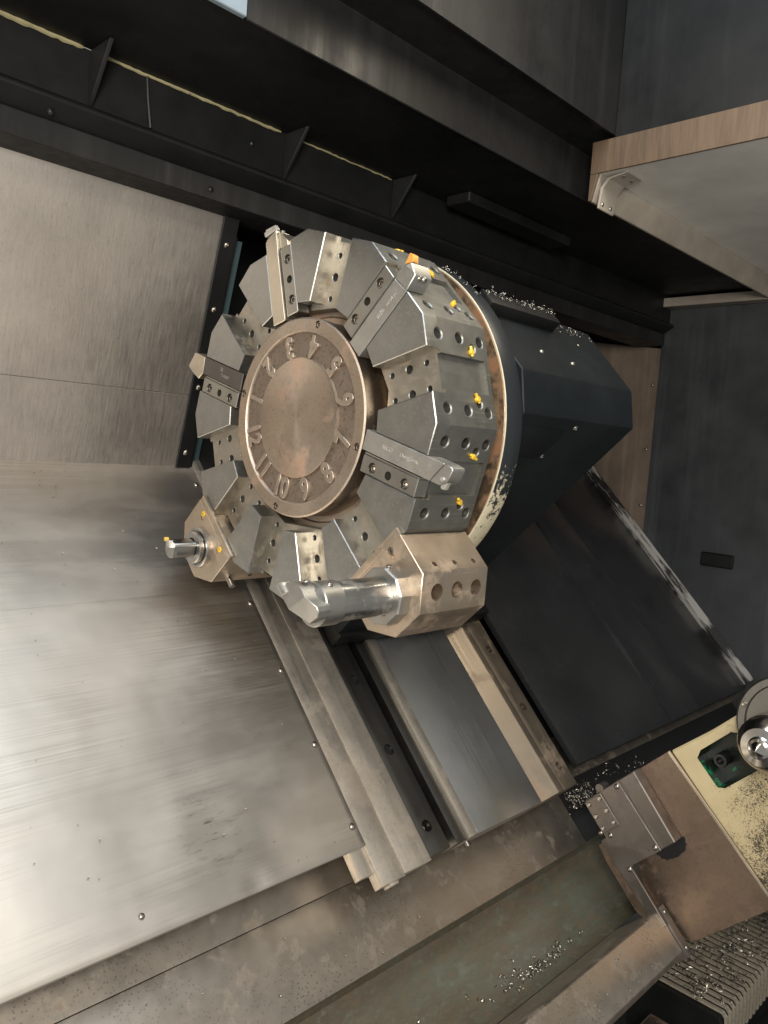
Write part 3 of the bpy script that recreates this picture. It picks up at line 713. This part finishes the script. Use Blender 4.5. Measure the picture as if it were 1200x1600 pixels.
def head5(t, mir, mat, fr):
    bm = BM(); poly_prism(bm, [(.117, -.0224), (.2060, -.0224), (.2035, -.0004), (.117, -.0004)], fr, DEP - .0008, .0006, mir); obj('shank', bm, mat, t)
    bm = BM(); poly_prism(bm, [(.2064, -.0224), (.2240, -.0200), (.2290, -.0065), (.2200, -.0005), (.2105, .0016), (.2045, -.0010)], fr - .0006, DEP + .004, .0008, mir); h = obj('head', bm, 'shank', t)
    bm = BM(); poly_prism(bm, [(.2215, .0004), (.2330, .0032), (.2345, -.0018), (.2300, -.0070)], fr + .0002, .0075, .0004, mir); obj('insert', bm, 'orange', t)
    bm = BM(); prism(bm, [(.2245, mir * -.0170), (.2285, mir * -.0068), (.2215, mir * -.0030)], 0, fr - .0012, .0085, .0004); obj('chip_breaker', bm, 'carbide', t)
    for a, q in ((.008, -.0195), (.0145, -.0200)): put('screw', DOMES, t, (a, .2215, mir * q), (0, .5, mir * -.8))
    for s, sz, r in (('MTR', .0058, .1680), ('MADE IN', .0042, .1870)):
        me = text_mesh(s, sz, .00012, 'carbide'); x = Vector((0, 1, 0)); y = Vector((-1, 0, 0)).cross(x)
        link('engraving', me, t, (fr - .0001, r, mir * -.0125), frame_rot(x, y))
def head3(t, mir, mat, fr):
    bm = BM(); poly_prism(bm, [(.117, -.0224), (.2190, -.0210), (.2225, -.0175), (.2275, .0003), (.2040, .0003), (.2000, -.0004), (.117, -.0004)], fr, DEP - .0008, .0006, mir); obj('shank', bm, mat, t)
    bm = BM(); poly_prism(bm, [(.2050, .0005), (.2240, .0005), (.2235, .0050), (.2100, .0150), (.2030, .0150)], .003, DEP + .004, .0006, mir); obj('head', bm, mat, t)
    bm = BM(); poly_prism(bm, [(.2275, -.0215), (.2335, -.0225), (.2320, .0000), (.2282, .0006)], .000, .0060, .0004, mir); obj('insert', bm, 'carbide', t)
    bm = BM(); poly_prism(bm, [(.2332, -.0190), (.2355, -.0180), (.2340, .0002), (.2320, .0006)], -.0004, .0042, .0004, mir); obj('top_clamp', bm, 'carbide', t)
    put('screw', SOCKS, t, (.006, .2230, mir * .0048), (-.5, .8, mir * .2))
def head1(t, mir, mat, fr):
    bm = BM(); poly_prism(bm, [(.117, -.0224), (.2075, -.0224), (.2055, -.0004), (.117, -.0004)], fr, DEP - .0008, .0006, mir); obj('shank', bm, mat, t)
    bm = BM(); poly_prism(bm, [(.2079, -.0224), (.2330, -.0226), (.2425, -.0035), (.2410, -.0004), (.2140, .0085), (.2120, .0060), (.2059, -.0010)], fr - .0006, DEP - .0008, .0006, mir); obj('head', bm, 'shank_warm', t)
    bm = BM(); poly_prism(bm, [(.2260, .0030), (.2440, -.0020), (.2425, .0030), (.2290, .0075)], .003, .0075, .0004, mir); obj('insert', bm, 'carbide', t)
    for s, sz, r, tt in (('T-MAX', .0060, .1550, -.0090), ('25', .0060, .1650, -.0160)):
        me = text_mesh(s, sz, .00012, 'shank'); x = Vector((0, 1, 0)); y = Vector((-1, 0, 0)).cross(x)
        link('engraving', me, t, (fr - .0001, r, mir * tt), frame_rot(-x, -y))
turning_tool(7, 1, 'shank', 'grey turning tool in the slot beside numeral 7', head7)
turning_tool(5, -1, 'shank', 'turning tool with orange insert in the slot beside numeral 5', head5)
turning_tool(3, 1, 'shank_warm', 'bright turning tool with clamped insert in the slot beside numeral 3', head3)
turning_tool(1, -1, 'shank_dark', 'dark turning tool with bright head in the slot beside numeral 1', head1)
def clamp_mesh(mir):
    bm = BM(); poly_prism(bm, [(.1205, .0032), (.2030, .0032), (.2030, .0224), (.1205, .0224)], .0008, DEP - .002, .0008, mir)
    cb = BM()
    for r, rad, dep in ((.1375, .0058, .0068), (.1620, .0047, .0120), (.1865, .0058, .0068)): cyl(cb, (r, mir * .0138), rad, 0, -.01, dep, 24)
    bm = cut(bm, cb)
    box(bm, (.0024, .1205, min(mir * .0010, mir * .0032)), (DEP - .002, .2030, max(mir * .0010, mir * .0032)), .0004)
    return mesh_of(bm, 'clamp', 'clamp_bar')
CL = {1: clamp_mesh(1), -1: clamp_mesh(-1)}
for k, mir, lab in ((7, 1, 'wedge clamp bar under the grey turning tool that points right'), (5, -1, 'wedge clamp bar beside the turning tool with the orange insert'), (3, 1, 'wedge clamp bar beside the bright turning tool at the top'), (1, -1, 'wedge clamp bar below the dark turning tool that points left')):
    t = thing('wedge_clamp', lab, 'clamp', (0, 0, 0), stn_rot(k), 'wedge clamps holding the turning tools')
    link('clamp_bar', CL[mir], t)
    for r in (.1375, .1865): put('socket_screw', SOCKM, t, (.0066, r, mir * .0138), (-1, 0, 0))
# ================================================================ BORING BAR BLOCKS
def block_mesh():
    # local: y = radial, z = tangential (station frame)
    OUT = [(.2072, -.0500), (.2560, -.0500), (.2845, -.0205), (.2845, .0205), (.2560, .0500), (.2072, .0500)]
    bm = BM(); prism(bm, OUT, 0, -.0060, .0985, .0007)
    cb = BM()
    cth = math.atan2(.0295, .0285)
    for sg in (1, -1):
        d = Vector((0, -(.0295), -sg * .0285)).normalized()
        for a in (.0175, .0490, .0800):
            P = Vector((a, .2700, sg * .0355)); x = Vector((1, 0, 0)); y = d.cross(x)
            for dst, r, dep in ((cb, .0088, .016),):
                A = [dst.verts.new(P - d * .01 + x * r * math.cos(2 * PI * i / 28) + y * r * math.sin(2 * PI * i / 28)) for i in range(28)]
                B = [dst.verts.new(P + d * dep + x * r * math.cos(2 * PI * i / 28) + y * r * math.sin(2 * PI * i / 28)) for i in range(28)]
                Bc = dst.verts.new(P + d * (dep + .004))
                fs = [dst.faces.new(A)]
                for i in range(28):
                    j = (i + 1) % 28; fs.append(dst.faces.new((A[i], B[i], B[j], A[j]))); fs.append(dst.faces.new((B[i], Bc, B[j])))
                bmesh.ops.recalc_face_normals(dst, faces=fs)
            lathe(cb, [(sg * .040, 0), (sg * .040, .0030), (sg * .060, .0030), (sg * .060, 0)], (a + .001, .2460), 2, 14)
    for t in (-.0290, .0290):
        cyl(cb, (.2130, t), .0042, 0, -.02, -.0015, 18)
        cyl(cb, (.2190, t * .94), .0030, 0, -.02, -.0030, 14)
    bm = cut(bm, cb)
    f2 = BM(); box(f2, (-.0052, .1985, -.0495), (-.0003, .2071, .0495), .0006)
    return mesh_of(bm, 'block', 'body', 25), mesh_of(f2, 'block', 'front_lip', 25)
BB, BF = block_mesh()
RB = .2465
def tool_block(k, label):
    t = thing('tool_block', label, 'tool holder', (0, 0, 0), stn_rot(k), 'boring bar holders bolted to the disc')
    link('body', BB, t); link('front_lip', BF, t)
    return t
t8 = tool_block(8, 'large bronzed boring bar block at the bottom of the disc with three holes')
bm = BM()   # faceted clamping nut
lathe(bm, [(-.0060, .0300), (-.0200, .0300), (-.0215, .0285), (-.0215, .0205), (-.0060, .0205)], (RB, 0), 0, 10, off=.5)
obj('clamp_nut', bm, 'barhead', t8, ang=20)
for a, r, tt in ((-.0200, RB - .012, -.0262),): put('screw', SOCKS, t8, (-.0150, RB - .017, -.0235), (0, -.55, -.83))
put('screw', SOCKS, t8, (-.0215, RB - .0235, .0080), (-1, 0, 0))
for t_ in (-.0290, .0290): put('socket_screw', SOCKS, t8, (-.0020, .2130, t_), (-1, 0, 0))
t11 = tool_block(11, 'small looking boring bar block at the lower left of the disc near the sheet')
bm = BM(); lathe(bm, [(-.006, .0265), (-.0120, .0265), (-.0130, .0255), (-.0130, .0235), (-.0105, .0230), (-.0105, .0215), (-.0190, .0210), (-.0200, .0200), (-.0200, .0130), (-.006, .0130)], (RB, 0), 0, 48); obj('bush', bm, 'bar', t11)
for t_ in (-.0290, .0290):
    bm = BM(); lathe(bm, [(-.001, .0040), (-.0066, .0040), (-.0074, .0030), (-.0074, .0016), (-.002, .0014)], (.2130, t_), 0, 16); obj('yellow_plug', bm, 'yellow', t11)
bm = BM(); lathe(bm, [(-.062, 0), (-.062, .0040), (-.050, .0042), (-.045, .0042)], (.020, .2520), 2, 14); obj('side_pin', bm, 'bar', t11)
# boring bars
b8 = thing('boring_bar', 'thick polished boring bar with flat grey head sticking out of the large block', 'boring bar', (0, 0, 0), stn_rot(8), 'boring bars')
bm = BM(); lathe(bm, [(.03, .0202), (-.0850, .0202), (-.0856, .0196)], (RB, 0), 0, 56)
for v in bm.verts:    # two ground flats on the bar
    if v.co.x < -.001:
        for ang in (math.radians(205), math.radians(290), math.radians(25)):
            d = Vector((0, math.cos(ang), math.sin(ang))); h = (v.co - Vector((0, RB, 0))).dot(d)
            if h > .0188: v.co -= d * (h - .0188)
obj('shank', bm, 'bar', b8)
bm = BM(); lathe(bm, [(-.0850, .0212), (-.1080, .0212), (-.1090, .0200), (-.1090, 0)], (RB, 0), 0, 56); obj('neck', bm, 'barhead', b8)
# head: profile traced in the station plane (r, t), thick in a
HP = [(.2271, .0134, 0), (.2419, .0124, 0), (.2657, .0008, .005), (.2677, -.0117, .005), (.2645, -.0171, .004), (.2604, -.0186, .003), (.2520, -.0162, .0008), (.2460, -.0142, 0), (.2423, -.0146, 0), (.2365, -.0146, 0), (.2292, -.0118, 0), (.2248, -.0076, 0), (.2204, -.0001, 0)]
bm = BM()
HA = [bm.verts.new((-.1262 + da, r, t)) for r, t, da in HP]; HB = [bm.verts.new((-.1070, RB + (r - RB) * .98, t)) for r, t, da in HP]
bm.faces.new(HA[1:8]); bm.faces.new([HA[0], HA[1]] + HA[7:]); bm.faces.new(HB)
for q in range(len(HP)):
    e_ = (q + 1) % len(HP); bm.faces.new((HA[q], HA[e_], HB[e_], HB[q]))
bmesh.ops.recalc_face_normals(bm, faces=bm.faces[:])
bmesh.ops.bevel(bm, geom=[e for e in bm.edges if all(v.co.x < -.12 for v in e.verts)], offset=.0006, segments=1, affect='EDGES')
obj('head', bm, 'barhead', b8)
bm = BM(); prism(bm, [(.2155, .0110), (.2180, .0025), (.2295, .0022), (.2282, .0106)], 0, -.1285, -.1180, .0006); ins = obj('insert', bm, 'carbide', b8)
bm = BM(); prism(bm, [(.2168, .0085), (.2185, .0045), (.2288, .0042), (.2280, .0082)], 0, -.1294, -.1283, .0003); obj('clamp_plate', bm, 'bar', ins)
for a, an in ((-.0965, 250), (-.1170, 222)): 
    t = math.radians(an); put('screw', DOMES, b8, (a, RB + .0212 * math.cos(t), .0212 * math.sin(t)), (0, math.cos(t), math.sin(t)))
b11 = thing('boring_bar', 'short slim boring bar with a tiny gold insert pointing left', 'boring bar', (0, 0, 0), stn_rot(11), 'boring bars')
bm = BM(); lathe(bm, [(.02, .0125), (-.0500, .0125), (-.0510, .0118), (-.0510, 0)], (RB, 0), 0, 40)
for v in bm.verts:
    if v.co.x < -.028:
        for ang in (math.radians(150), math.radians(240)):
            d = Vector((0, math.cos(ang), math.sin(ang))); h = (v.co - Vector((0, RB, 0))).dot(d)
            if h > .0102: v.co -= d * (h - .0102)
obj('shank', bm, 'bar', b11)
bm = BM(); prism(bm, [(.2350, .0045), (.2400, -.0040), (.2440, .0005), (.2420, .0100)], 0, -.0560, -.0500, .0004); obj('insert', bm, 'carbide', b11)
bm = BM(); prism(bm, [(.2390, .0130), (.2420, .0085), (.2450, .0110), (.2420, .0155)], 0, -.0565, -.0510, .0004); obj('insert_tip', bm, 'gold', b11)
# ================================================================ TAILSTOCK
ts = thing('tailstock', 'tailstock with brown steel cover and speckled cream casting at the lower right', 'tailstock', (.6, -.6, -.33))
to = Vector((.6, -.6, -.33))
def tb(name, a0, a1, poly, mat, bev=.0008, parent=ts):     # poly in (u, n)
    bm = BM(); prism(bm, [(u - to.y, n - to.z) for u, n in poly], 0, a0 - to.x, a1 - to.x, bev); return obj(name, bm, mat, parent)
tb('cover_plate', .600, .604, [(-.483, -.262), (-.483, -.170), (-.728, -.165), (-.728, -.325), (-.655, -.355), (-.598, -.330)], 'tsplate')
tb('cover_strip', .5975, .5998, [(-.484, -.1735), (-.484, -.1695), (-.728, -.1645), (-.728, -.1685)], 'shank_warm', .0003)
tb('wiper_block', .575, .5997, [(-.482, -.330), (-.482, -.230), (-.597, -.236), (-.597, -.325)], 'tsgrey', .0015)
tb('wiper_plate', .570, .5748, [(-.483, -.336), (-.483, -.262), (-.597, -.262), (-.597, -.320), (-.600, -.326), (-.690, -.326), (-.690, -.345), (-.545, -.350), (-.545, -.338)], 'tsgrey', .0006)
sp = tb('small_plate', .566, .5697, [(-.485, -.336), (-.485, -.300), (-.538, -.300), (-.538, -.336)], 'tsgrey', .0005)
for u in (-.491, -.511, -.531):
    for n in (-.330, -.306): put('socket_screw', SOCKS, ts, (.566 - to.x, u - to.y, n - to.z), (-1, 0, 0))
for u, n in ((-.489, -.268), (-.590, -.268), (-.600, -.330), (-.545, -.328), (-.535, -.342)): put('screw', DOME, ts, (.570 - to.x, u - to.y, n - to.z), (-1, 0, 0))
tb('wiper_lip', .5752, .5990, [(-.548, -.362), (-.548, -.343), (-.690, -.343), (-.690, -.352), (-.655, -.366), (-.575, -.366)], 'tsplate', .001)
bm = BM(); cyl(bm, (-.478 - to.y, -.300 - to.z), .007, 0, .572 - to.x, .592 - to.x, 20); obj('pin', bm, 'tsgrey', ts)
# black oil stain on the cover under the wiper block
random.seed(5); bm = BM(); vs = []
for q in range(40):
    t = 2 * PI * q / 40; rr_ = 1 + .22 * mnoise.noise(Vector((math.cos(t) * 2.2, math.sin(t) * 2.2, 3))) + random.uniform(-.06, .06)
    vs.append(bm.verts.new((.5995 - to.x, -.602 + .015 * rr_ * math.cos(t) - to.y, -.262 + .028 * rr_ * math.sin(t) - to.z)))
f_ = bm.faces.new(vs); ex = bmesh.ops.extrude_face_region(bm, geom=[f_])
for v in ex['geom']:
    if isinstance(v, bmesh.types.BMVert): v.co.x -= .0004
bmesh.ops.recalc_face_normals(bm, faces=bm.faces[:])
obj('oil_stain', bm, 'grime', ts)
# casting with pocket
bm = BM(); prism(bm, [(u - to.y, n - to.z) for u, n in ((-.4845, -.172), (-.4895, -.10), (-.4895, .20), (-.78, .20), (-.78, -.172))], 0, .605 - to.x, .86 - to.x, .003)
cb = BM(); prism(cb, [(u - to.y, n - to.z) for u, n in ((-.505, -.128), (-.505, -.070), (-.512, -.060), (-.556, -.060), (-.566, -.070), (-.566, -.130), (-.560, -.140), (-.512, -.140))], 0, .55 - to.x, .645 - to.x)
bm = cut(bm, cb)
def pk(f):
    c = f.calc_center_median()
    return 1 if c.x > .606 - to.x and c.x < .66 - to.x and -.57 < c.y + to.y < -.50 and -.145 < c.z + to.z < -.055 else 0
set_mat(bm, pk)
obj('casting', bm, ['cream', 'green'], ts)
bm = BM(); lathe(bm, [(.645 - to.x, .0105), (.622 - to.x, .0105), (.618 - to.x, .0095), (.618 - to.x, .0060), (.630 - to.x, .0055), (.630 - to.x, 0)], (-.531 - to.y, -.118 - to.z), 0, 28); obj('pocket_knob', bm, 'floor', ts)
AX = (-.540, .016)
bm = BM(); lathe(bm, [(.605 - to.x, .074), (.585 - to.x, .074), (.582 - to.x, .071), (.582 - to.x, .062), (.585 - to.x, .060), (.585 - to.x, .036), (.604 - to.x, .036)], (AX[0] - to.y, AX[1] - to.z), 0, 72); fg = obj('quill_flange', bm, 'grey', ts)
for k in range(6):
    t = math.radians(k * 60 + 150); put('screw', SOCKS, fg, (.582 - to.x, AX[0] - to.y + .0665 * math.cos(t), AX[1] - to.z + .0665 * math.sin(t)), (-1, 0, 0))
lc = thing('live_center', 'polished live center with small tip at the right edge', 'live center', (.445, *AX))
bm = BM(); lathe(bm, [(.16, .034), (.075, .034), (.070, .036), (.046, .036), (.044, .0345), (.042, .0355), (.036, .0352), (.026, .0305), (.019, .0245), (.0165, .0150), (.0150, .0132), (.0125, .0128), (.0110, .0095), (.0090, .0085), (.0, .0006), (0, 0)], seg=64); obj('body', bm, 'chrome', lc, ang=24)
# ================================================================ RIBBED CONVEYOR AND BRACKETRY AT THE BOTTOM RIGHT
cv = thing('ribbed_conveyor', 'ribbed steel chip conveyor with bent slats at the bottom right corner', 'conveyor', (.9, *UN(-.30, -.94)))
def slat_mesh():
    bm = BM(); w, t = .0034, .004
    # runs along +h (world) then bends down; local frame uses world axes turned by RX^-1 on placement
    path = [(.02, -.012), (.02, .03), (.018, .045), (.010, .052), (-.14, .052)]
    A = []
    for x0 in (-w, w):
        A.append([bm.verts.new((x0, *UN(-p[0], p[1]))) for p in path] + [bm.verts.new((x0, *UN(-q[0], q[1]))) for q in ((-.14, .048), (.009, .048), (.014, .043), (.016, .03), (.016, -.012))])
    n = len(A[0])
    for i in range(n - 1):
        bm.faces.new((A[0][i], A[0][i + 1], A[1][i + 1], A[1][i]))
    bm.faces.new(A[0][::-1]); bm.faces.new(A[1])
    bmesh.ops.recalc_face_normals(bm, faces=bm.faces[:])
    return mesh_of(bm, 'slat', 'slat')
SL = slat_mesh()
for k in range(26): link('slat', SL, cv, (-.20 + k * .0165, 0, 0))
bm = BM(); prism(bm, [UN(-.015, -.05), UN(.14, -.05), UN(.14, .046), UN(-.009, .046), UN(-.015, .03)], 0, -.215, .25); obj('core', bm, 'dark', cv)
bm = BM(); slab_hz(bm, [(-.75, -1.03), (.10, -1.03), (.10, -1.0), (-.75, -1.0)], -.5, 1.40); struct('sump', bm, 'grime')
bm = BM(); slab_hz(bm, [(-.36, -.90), (-.235, -.90), (-.235, -.885), (-.36, -.885)], .455, .60, .002)
kb = thing('foot_plate', 'rusty brown foot plate with two bolts left of the ribbed conveyor', 'plate', (0, 0, 0))
obj('plate', bm, 'tsplate', kb)
for a, h in ((.475, -.26), (.515, -.25)): put('bolt', SOCK, kb, (a, *UN(h, -.885)), (0, *UN(0, 1)))
# ================================================================ CHIPS (swarf)
def curls(spots, seed, lo=.0015, hi=.004, thick=.0004):
    random.seed(seed); bm = BM()
    for p in spots:
        p = Vector(p); r = random.uniform(lo, hi); n = random.randint(6, 13); d = Vector((random.gauss(0, 1), random.gauss(0, 1), random.gauss(0, 1))).normalized()
        x = d.orthogonal().normalized(); y = d.cross(x); pit = random.uniform(.1, .7) * r; ph = random.uniform(0, 6)
        tube(bm, [p + x * r * math.cos(ph + i * .7) + y * r * math.sin(ph + i * .7) + d * pit * i * .5 for i in range(n)], thick * random.uniform(.7, 1.6), 4)
    return bm
def chips(name, spots, seed, label, lo=.0015, hi=.004, thick=.0004):
    o = obj(name, curls(spots, seed, lo, hi, thick), 'chip', ang=60); o['kind'] = 'stuff'; tag(o, label, 'chips'); return o
random.seed(21)
U = random.uniform; G = random.gauss
chips('swarf', [(U(.156, .302), U(.010, .0235), .2112 + abs(G(0, .0010))) for _ in range(60)] + [(U(.31, .400), U(.0, .017), .1968) for _ in range(34)] + [(U(.125, .15), .205 * math.cos(q), .210 * math.sin(q)) for q in [math.radians(U(68, 88)) for _ in range(16)]], 1, 'fine bright swarf along the top of the turret housing', .0006, .0020, .0003)
chips('swarf', [(.40 + G(0, .045), -.645 + G(0, .006), -.444 + abs(G(0, .003))) for _ in range(80)] + [(.30 + G(0, .06), -.635 + G(0, .012), -.449) for _ in range(25)], 2, 'pile of bright swarf lying in the green trough', .0012, .0035, .0005)
chips('swarf', [(U(.60, .68), U(-.482, -.455), -.394 + abs(G(0, .006))) for _ in range(90)] + [(U(.66, .9), U(-.482, -.45), -.395) for _ in range(40)], 3, 'dark curly swarf in the gutter behind the tailstock', .0015, .005, .0004)
chips('swarf', [(.9 + U(-.2, .2), *UN(-.30 + U(-.01, .10), -.94 + .055 + abs(G(0, .004)))) for _ in range(210)], 4, 'curled swarf scattered over the ribbed conveyor', .002, .007, .0006)
chips('swarf', [(U(-.35, .09), U(-.40, .20), -D + .0015) for _ in range(70)] + [(-.12 + G(0, .05), .12 + G(0, .05), -D + .0022) for _ in range(40)], 5, 'tiny bright specks of swarf on the stainless cover sheet', .0004, .0008, .0003)
chips('swarf', [(U(.20, .56), U(-.72, -.67), -.331 + .0015) for _ in range(24)] + [(U(-.25, .3), U(-.53, -.45), -.394) for _ in range(16)], 6, 'a few specks of swarf on the lower bed sheets', .0005, .0012, .0004)
